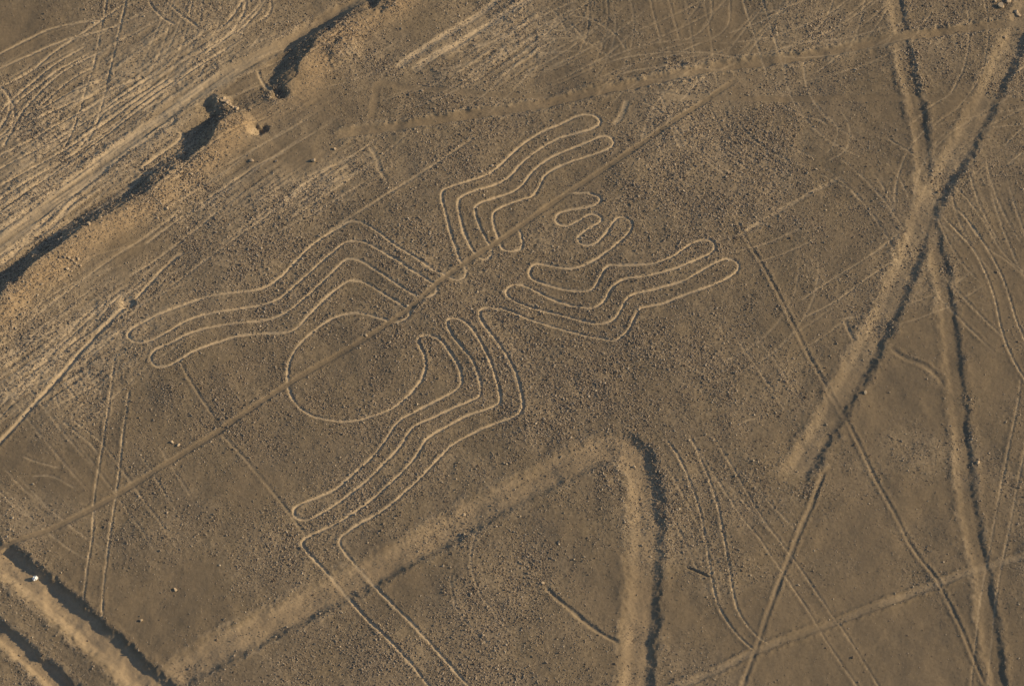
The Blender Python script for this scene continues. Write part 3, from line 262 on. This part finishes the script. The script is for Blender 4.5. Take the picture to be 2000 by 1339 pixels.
# faint wheel scuffs too slight to be tracks of their own
for cx, cy, rx, ry, n, ang, spread in SCUFFS:
    bend = rng.normal(0, 0.05)
    for _ in range(max(2, n // 2)):
        x, y = rng.normal(cx, rx), rng.normal(cy, ry); a = math.radians(ang) + rng.normal(0, math.radians(spread)); k = bend + rng.normal(0, 0.015); L_ = rng.uniform(7, 18); pts = []
        x -= math.cos(a) * L_ / 2; y -= math.sin(a) * L_ / 2; a -= k * L_ / 2
        for q in range(10): pts.append((x, y, a)); x += math.cos(a) * L_ / 9; y += math.sin(a) * L_ / 9; a += k * L_ / 9
        dd = rng.uniform(.012, .03); ss = rng.uniform(.25, .55)
        for off in (-.75, .75): carve([(px - off * math.sin(pa), py + off * math.cos(pa)) for px, py, pa in pts], .085, dd, dd * .8, ss, 0.25, 0, 4.0, False, False)
# the diagonal line is trodden later than the figure and wipes it where they cross
for k, ft in names.items():
    if len(ft) > 1 and ft[1].startswith('long straight diagonal'):
        D, S, T, A, tot, sl_ = field(ft[10], 0.6)
        m = (1 - smooth(0.14, 0.30, D + 0.08 * wob2[sl_])) * np.clip(0.88 + 0.5 * wob1[sl_], 0, 1); cut[sl_] = cut[sl_] * (1 - m) - m * 0.045 * (1 - smooth(0.12, 0.30, D))
        soil[sl_] = soil[sl_] * (1 - m) + m * 0.04; pale[sl_] *= 1 - m; flat[sl_] = np.maximum(flat[sl_], 0.8 * m); rim[sl_] *= 1 - m; owner[sl_][D < 0.24] = k
# long eroded bank: steep face to the upper left, sandy slope to the lower right
D, S, T, A, tot, sl_ = field(BANK, 7.0, 0.5)
amp = np.interp(T, np.arange(len(BAMP)), BAMP) * (1 + 0.25 * lowv[sl_] + 0.15 * wob1[sl_])
s = D * S + 0.6 * lowv[sl_] + 0.18 * wob1[sl_] + 0.08 * wob2[sl_] + 0.12 * fine[sl_]
prof = np.where(s < 0, 1 - smooth(-0.5, 1.7, -s), np.exp(-(np.maximum(s, 0) / 2.4) ** 1.7) * (1 - smooth(4.5, 7, s)))
prof = prof * (1 - smooth(6.0, 7.0, D))
ridge[sl_] += 0.72 * amp * prof
foot = np.exp(-((s + 1.9) / 0.9) ** 2); ridge[sl_] -= 0.22 * amp * foot
ws = np.exp(-((s - 1.2) / 1.15) ** 2) * np.clip(amp * 1.1, 0, 1)
warm[sl_] = np.maximum(warm[sl_], ws); soil[sl_] = np.maximum(soil[sl_], 0.35 * ws * (1 + 0.8 * wob1[sl_])); barren[sl_] = np.maximum(barren[sl_], 0.1 * ws); dens[sl_] += 0.25 * ws + 0.5 * np.exp(-((s + 0.9) / 0.9) ** 2)
bank_id = oid; names[bank_id] = ('bank',); oid += 1
bm_ = (s > -1.1) & (s < 3.2) & (owner[sl_] == 0) & (amp > 0.1); owner[sl_][bm_] = bank_id
for x, y, r, h, so_ in PITS:
    d = np.hypot(GX - x, GY - y) * (1 + 0.5 * wob1 + 0.3 * wob2)
    k = 1 - smooth(0.35 * r, r, d); ridge += h * k; warm *= 1 - 0.8 * k * (so_ > 0.5); soil = np.maximum(soil, so_ * k); barren = np.maximum(barren, 0.7 * k * (so_ > 0.5))
for x, y, r, n in STONY:      # patches of heaped dark stones
    dens += n * np.exp(-np.hypot(GX - x, GY - y) ** 2 / r ** 2)
# scraped streaks beside the road and the bank
u, v = rot(GX, GY, math.radians(43))
streak = vnoise(u * 0.22, v * 3.4, 51) + 0.7 * vnoise(u * 0.5 + 9, v * 6.1, 52)
smask = np.clip(pale, 0, 0.35) / 0.35 * (GX < 2) 
# loose stone relief
gravel = fbm(GX, GY, 3.2, 2, 61) * 0.028 + (rng.random(GX.shape) - 0.5) * 0.052
dens = np.clip(dens + 0.7 * patch + 0.25 * lowv, 0.08, 1.3)
cover = np.clip(dens, 0, 1.2) * (1 - 0.85 * flat) * (1 - 0.5 * barren)
H = fbm(GX, GY, 0.05, 3, 71) * 0.5 + fbm(GX, GY, 0.35, 3, 75) * 0.16
H = H + ridge + rim * (1 - flat) + cut + (streak * 0.085 + 0.05 * wob2 + 0.04 * wob1) * smask + gravel * (0.32 + 0.68 * cover)
soil = np.clip(soil + np.clip(pale, -0.2, 0.5) * (1.1 + 1.5 * streak * (GX < 2)) + 0.36 * patch * (1 - 0.7 * flat) + 0.05 + 0.10 * fine * cover, 0, 1)
edge = np.minimum(np.minimum(GX - X0, X1 - GX), np.minimum(GY - Y0, Y1 - GY))
H = H * smooth(0, 3.0, edge)
def height(x, y):
    fx = np.clip((np.asarray(x) - X0) / dx, 0, NX - 1.001); fy = np.clip((np.asarray(y) - Y0) / dy, 0, NY - 1.001)
    i = fx.astype(int); j = fy.astype(int); a = fx - i; b = fy - j
    return (H[j, i] * (1 - a) + H[j, i + 1] * a) * (1 - b) + (H[j + 1, i] * (1 - a) + H[j + 1, i + 1] * a) * b
def sample(F_, x, y):
    i = np.clip(((np.asarray(x) - X0) / dx).round().astype(int), 0, NX - 1); j = np.clip(((np.asarray(y) - Y0) / dy).round().astype(int), 0, NY - 1)
    return F_[j, i]
# ---------------------------------------------------------------- materials
def N(nt, t, **k):
    n = nt.nodes.new(t)
    for a, b in k.items(): setattr(n, a, b)
    return n
def mix(nt, f, a, b, mode='MIX'):
    m = N(nt, 'ShaderNodeMix', data_type='RGBA', blend_type=mode)
    for i, v in ((0, f), (6, a), (7, b)):
        if hasattr(v, 'links') or isinstance(v, bpy.types.NodeSocket): nt.links.new(v, m.inputs[i])
        else: m.inputs[i].default_value = v if i == 0 else (*v, 1)
    return m.outputs[2]
def ground_mat():
    m = bpy.data.materials.new('desert_soil'); m.use_nodes = True; nt = m.node_tree; b = nt.nodes['Principled BSDF']
    b.inputs['Roughness'].default_value = 0.95; b.inputs['Specular IOR Level'].default_value = 0.15
    aS = N(nt, 'ShaderNodeAttribute', attribute_name='soil'); aW = N(nt, 'ShaderNodeAttribute', attribute_name='warm')
    geo = N(nt, 'ShaderNodeNewGeometry')
    def noise(sc, det=3, rough=.6):
        n = N(nt, 'ShaderNodeTexNoise'); n.inputs['Scale'].default_value = sc; n.inputs['Detail'].default_value = det; n.inputs['Roughness'].default_value = rough
        nt.links.new(geo.outputs['Position'], n.inputs['Vector']); return n.outputs[0]
    def ramp(s, a, c):
        r = N(nt, 'ShaderNodeMapRange'); r.inputs[1].default_value = a; r.inputs[2].default_value = c; nt.links.new(s, r.inputs[0]); return r.outputs[0]
    n1 = noise(3.5, 4, .7); n2 = noise(.22, 3); n3 = noise(9, 2)
    pav = mix(nt, ramp(n1, .3, .7), PAV_A, PAV_B)
    pav = mix(nt, ramp(n2, .35, .65), pav, mix(nt, .5, pav, PAV_C))
    sand = mix(nt, ramp(n3, .3, .7), SAND_A, SAND_B)
    aF = N(nt, 'ShaderNodeAttribute', attribute_name='silt'); pav = mix(nt, aF.outputs['Fac'], pav, mix(nt, ramp(n1, .3, .7), SILT_A, SILT_B))
    col = mix(nt, aS.outputs['Fac'], pav, sand)
    vo = N(nt, 'ShaderNodeTexVoronoi'); vo.inputs['Scale'].default_value = 6.5; nt.links.new(geo.outputs['Position'], vo.inputs['Vector'])
    sx_ = N(nt, 'ShaderNodeSeparateColor'); nt.links.new(vo.outputs['Color'], sx_.inputs[0])
    peb = N(nt, 'ShaderNodeMapRange'); peb.inputs[3].default_value = .72; peb.inputs[4].default_value = 1.32; nt.links.new(sx_.outputs[0], peb.inputs[0])
    pm = N(nt, 'ShaderNodeAttribute', attribute_name='cover'); cmb = N(nt, 'ShaderNodeCombineColor')
    for i in range(3): nt.links.new(peb.outputs[0], cmb.inputs[i])
    col = mix(nt, pm.outputs['Fac'], col, mix(nt, 1.0, col, cmb.outputs[0], 'MULTIPLY'))
    wm = N(nt, 'ShaderNodeMath', operation='MULTIPLY'); nt.links.new(aW.outputs['Fac'], wm.inputs[0]); wm.inputs[1].default_value = 0.65
    col = mix(nt, wm.outputs[0], col, mix(nt, ramp(n1, .3, .7), WARM_A, WARM_B))
    nt.links.new(col, b.inputs['Base Color'])
    bp = N(nt, 'ShaderNodeBump'); bp.inputs['Strength'].default_value = 0.5; bp.inputs['Distance'].default_value = 0.03
    nt.links.new(noise(14, 2), bp.inputs['Height']); nt.links.new(bp.outputs[0], b.inputs['Normal'])
    return m
PAV_A, PAV_B, PAV_C = (.135, .102, .064), (.205, .156, .100), (.165, .128, .090)
SAND_A, SAND_B = (.34, .258, .166), (.42, .322, .208)
WARM_A, WARM_B = (.23, .155, .085), (.37, .25, .135)
SILT_A, SILT_B = (.140, .104, .066), (.175, .131, .084)
GM = ground_mat()
def stone_mat(name, a, b_):
    m = bpy.data.materials.new(name); m.use_nodes = True; nt = m.node_tree; b = nt.nodes['Principled BSDF']
    b.inputs['Roughness'].default_value = 0.9; b.inputs['Specular IOR Level'].default_value = 0.2
    at = N(nt, 'ShaderNodeAttribute', attribute_type='INSTANCER', attribute_name='tint')
    oi = N(nt, 'ShaderNodeObjectInfo'); n = N(nt, 'ShaderNodeTexNoise'); n.inputs['Scale'].default_value = 8
    if name == 'gravel': f = at.outputs['Fac']
    else:
        ad = N(nt, 'ShaderNodeMath', operation='MULTIPLY'); nt.links.new(n.outputs[0], ad.inputs[0]); nt.links.new(oi.outputs['Random'], ad.inputs[1]); ad.inputs[1].default_value = 1; f = ad.outputs[0]
    nt.links.new(mix(nt, f, a, b_), b.inputs['Base Color']); return m
SM = stone_mat('gravel', (.105, .074, .052), (.40, .322, .235))
RM = stone_mat('rock', (.42, .32, .21), (.27, .19, .12))
# ---------------------------------------------------------------- ground pieces cut from the one height field
fo = owner[:-1, :-1]
pos = np.stack([GX, GY, H], -1).reshape(-1, 3).astype(np.float32)
soil_f = soil.reshape(-1).astype(np.float32); warm_f = np.clip(warm, 0, 1).reshape(-1).astype(np.float32)
silt_f = np.clip(np.maximum(0.9 * silt, 0.7 * (1 - smooth(0.1, 0.5, dens))), 0, 1).reshape(-1).astype(np.float32)
cover_f = np.clip(cover, 0, 1).reshape(-1).astype(np.float32)
gyv, gxv = np.gradient(H, dy, dx)
nrm = np.stack([-gxv, -gyv, np.ones_like(H)], -1).reshape(-1, 3); nrm /= np.linalg.norm(nrm, axis=1)[:, None]
def piece(name, mask):
    j, i = np.nonzero(mask); a = j * NX + i
    q = np.stack([a, a + 1, a + NX + 1, a + NX], 1)
    ids, inv = np.unique(q.reshape(-1), return_inverse=True)
    me = bpy.data.meshes.new(name); n = len(ids); f = len(q)
    me.vertices.add(n); me.vertices.foreach_set('co', pos[ids].reshape(-1))
    me.loops.add(4 * f); me.loops.foreach_set('vertex_index', inv.reshape(-1).astype(np.int32))
    me.polygons.add(f); me.polygons.foreach_set('loop_start', np.arange(0, 4 * f, 4, dtype=np.int32))
    me.polygons.foreach_set('use_smooth', np.ones(f, bool)); me.update(calc_edges=True)
    for an, arr in (('soil', soil_f), ('warm', warm_f), ('cover', cover_f), ('silt', silt_f)):
        me.attributes.new(an, 'FLOAT', 'POINT').data.foreach_set('value', arr[ids])
    if f < 400000: me.normals_split_custom_set_from_vertices(nrm[ids].astype(np.float32).tolist())
    me.materials.append(GM)
    o = bpy.data.objects.new(name, me); C.objects.link(o); return o
def tag(o, label, cat=None, group=None, kind=None):
    o['label'] = label
    if cat: o['category'] = cat
    if group: o['group'] = group
    if kind: o['kind'] = kind
    return o
def empty(name, x, y):
    o = bpy.data.objects.new(name, None); o.location = (x, y, 0); o.empty_display_size = .2; C.objects.link(o); return o
def adopt(o, p): o.parent = p; o.matrix_parent_inverse.identity(); o.location = -p.location
tag(piece('ground', fo == 0), 'brown stony desert plain covered in gravel', 'desert ground', kind='structure')
spider = tag(empty('spider_geoglyph', -1.0, 1.0), 'huge spider figure drawn in thin pale furrows across the middle of the plain', 'geoglyph')
pairs = {}
for k, ft in names.items():
    mk = fo == k
    if not mk.any(): continue
    if ft[0] == 'bank': tag(piece('bank', mk), 'long sandy bank with a dark steep side in the upper left', 'bank', kind='structure'); continue
    if len(ft) == 1: adopt(piece(ft[0], mk), spider); continue
    name, label, cat, group, parent = ft[:5]
    o = piece(name, mk)
    if parent:
        if parent not in pairs:
            pt = ft[10][len(ft[10]) // 2]
            pairs[parent] = tag(empty('tyre_track', pt[0], pt[1]), label, 'tyre track', 'twin tyre tracks crossing the plain')
        adopt(o, pairs[parent])
    elif cat == 'structure': tag(o, label, 'dirt road' if name == 'road' else 'path', kind='structure')
    else: tag(o, label, cat, group)
# plain out to the horizon
B = 9000.0
xs = [-B, -2500, -700, -200, X0, X1, 200, 700, 2500, B]; ys = [-B, -2500, -700, -200, Y0, Y1, 200, 700, 2500, B]
bm = bmesh.new(); vv = [[bm.verts.new((x, y, 0)) for x in xs] for y in ys]
for j in range(9):
    for i in range(9):
        if not (i == 4 and j == 4): bm.faces.new((vv[j][i], vv[j][i + 1], vv[j + 1][i + 1], vv[j + 1][i]))
me = bpy.data.meshes.new('plain'); bm.to_mesh(me); bm.free(); me.materials.append(GM)
o = bpy.data.objects.new('plain', me); C.objects.link(o); tag(o, 'flat desert plain reaching away beyond the stony ground', 'desert ground', kind='structure')
# ---------------------------------------------------------------- loose gravel, one mass
NS = 1300000
sx = rng.uniform(X0 + 1, X1 - 1, NS); sy = rng.uniform(Y0 + 1, Y1 - 1, NS)
cl = sample(cover, sx, sy) * np.clip(0.75 + 1.1 * fbm(sx, sy, 0.8, 2, 91), 0.15, 1.4)
rimd = sample(rim, sx, sy) * 6
keep = rng.random(NS) < np.clip(0.95 * cl + rimd * 0.5, 0.02, 0.95) * np.where(sample(flat, sx, sy) > 0.4, 0.25, 1)
sx, sy = sx[keep], sy[keep]; NS = len(sx)
size = 0.0235 * np.exp(rng.normal(0, 0.46, NS)) + 0.007; size = np.minimum(size * (0.62 + 0.5 * np.clip(sample(dens, sx, sy), 0, 1)), 0.1)
sz = height(sx, sy) + size * 0.15
gm = bpy.data.meshes.new('gravel'); gm.vertices.add(NS); gm.vertices.foreach_set('co', np.stack([sx, sy, sz], 1).astype(np.float32).reshape(-1))
scl = size[:, None] * rng.uniform(0.7, 1.35, (NS, 3)) * np.array([1, 1, 0.8])
gm.attributes.new('scl', 'FLOAT_VECTOR', 'POINT').data.foreach_set('vector', scl.astype(np.float32).reshape(-1))
gm.attributes.new('rotv', 'FLOAT_VECTOR', 'POINT').data.foreach_set('vector', rng.uniform(0, 6.28, (NS, 3)).astype(np.float32).reshape(-1))
gm.attributes.new('tint', 'FLOAT', 'POINT').data.foreach_set('value', rng.beta(1.6, 1.9, NS).astype(np.float32))
go = bpy.data.objects.new('gravel', gm); C.objects.link(go)
tag(go, 'loose dark and pale stones strewn over the desert ground', 'gravel', kind='stuff')
ng = bpy.data.node_groups.new('scatter', 'GeometryNodeTree')
ng.interface.new_socket('Geometry', in_out='INPUT', socket_type='NodeSocketGeometry'); ng.interface.new_socket('Geometry', in_out='OUTPUT', socket_type='NodeSocketGeometry')
gi = ng.nodes.new('NodeGroupInput'); gout = ng.nodes.new('NodeGroupOutput')
ico = ng.nodes.new('GeometryNodeMeshIcoSphere'); ico.inputs['Radius'].default_value = 1; ico.inputs['Subdivisions'].default_value = 1
sp = ng.nodes.new('GeometryNodeSetPosition'); rv = ng.nodes.new('FunctionNodeRandomValue'); rv.data_type = 'FLOAT_VECTOR'
rv.inputs[0].default_value = (-.28, -.28, -.28); rv.inputs[1].default_value = (.28, .28, .28)
stm = ng.nodes.new('GeometryNodeSetMaterial'); stm.inputs['Material'].default_value = SM
iop = ng.nodes.new('GeometryNodeInstanceOnPoints')
def attr(n):
    a = ng.nodes.new('GeometryNodeInputNamedAttribute'); a.data_type = 'FLOAT_VECTOR'; a.inputs['Name'].default_value = n
    return [q for q in a.outputs if q.enabled and q.name == 'Attribute'][0]
lk = ng.links.new
lk(ico.outputs['Mesh'], sp.inputs['Geometry']); lk(rv.outputs[0], sp.inputs['Offset']); lk(sp.outputs[0], stm.inputs['Geometry'])
lk(gi.outputs[0], iop.inputs['Points']); lk(stm.outputs[0], iop.inputs['Instance']); lk(attr('rotv'), iop.inputs['Rotation']); lk(attr('scl'), iop.inputs['Scale'])
lk(iop.outputs[0], gout.inputs[0])
go.modifiers.new('scatter', 'NODES').node_group = ng
# ---------------------------------------------------------------- single rocks
def rock_mesh(seed):
    r = np.random.default_rng(seed); bm = bmesh.new(); bmesh.ops.create_icosphere(bm, subdivisions=2, radius=1)
    pl = [Vector(r.normal(size=3)).normalized() for _ in range(9)]
    for v in bm.verts:
        for n in pl:
            d = v.co.dot(n); lim = 0.62
            if d > lim: v.co -= n * (d - lim)
        v.co += Vector(r.normal(size=3)) * 0.03; v.co.z *= 0.85
    me = bpy.data.meshes.new('stone'); bm.to_mesh(me); bm.free(); me.materials.append(RM); return me
RMS = [rock_mesh(s) for s in range(6)]
def rock(x, y, s, label, group=None):
    o = bpy.data.objects.new('stone', RMS[int(rng.integers(6))]); C.objects.link(o)
    k = s * 0.62; o.scale = (k * rng.uniform(.8, 1.2), k * rng.uniform(.8, 1.2), k * rng.uniform(.7, 1)); o.rotation_euler = (rng.uniform(-.3, .3), rng.uniform(-.3, .3), rng.uniform(0, 6.28))
    o.location = (x, y, float(height(x, y)) + k * 0.22); tag(o, label, 'rock', group)
for x, y, s, l in ROCKS: rock(x, y, s, l, 'larger rocks on the plain')
for x, y in RIM: rock(x, y, rng.uniform(.2, .36), 'pale rock in the row along the broken rim of the bank', 'rocks on the broken bank rim')
for x, y in CLUSTER: rock(x, y, rng.uniform(.16, .3), 'small rock scattered on the sandy bank slope at the left', 'rocks on the sandy bank slope')
# ---------------------------------------------------------------- white bag in the trench
wm_ = bpy.data.materials.new('white_plastic'); wm_.use_nodes = True; b = wm_.node_tree.nodes['Principled BSDF']; b.inputs['Base Color'].default_value = (.78, .78, .76, 1); b.inputs['Roughness'].default_value = .45
bm = bmesh.new(); bmesh.ops.create_icosphere(bm, subdivisions=3, radius=1); r = np.random.default_rng(3)
dirs = [Vector(r.normal(size=3)).normalized() for _ in range(22)]
for v in bm.verts:
    c = v.co.normalized(); f = 1 + sum(0.09 * math.sin(9 * c.dot(d) + i) for i, d in enumerate(dirs[:8])) - 0.35 * max(0, -c.z)
    if c.z > 0.75: f *= 1 + 0.9 * (c.z - 0.75)
    v.co = Vector((c.x * f * .21, c.y * f * .16, c.z * f * .15))
me = bpy.data.meshes.new('plastic_bag'); bm.to_mesh(me); bm.free(); me.materials.append(wm_)
o = bpy.data.objects.new('plastic_bag', me); C.objects.link(o); o.location = (BAG[0], BAG[1], float(height(*BAG)) + .12); o.rotation_euler = (.2, .1, .6)
tag(o, 'small crumpled white bag lying in the lower left trench', 'bag')
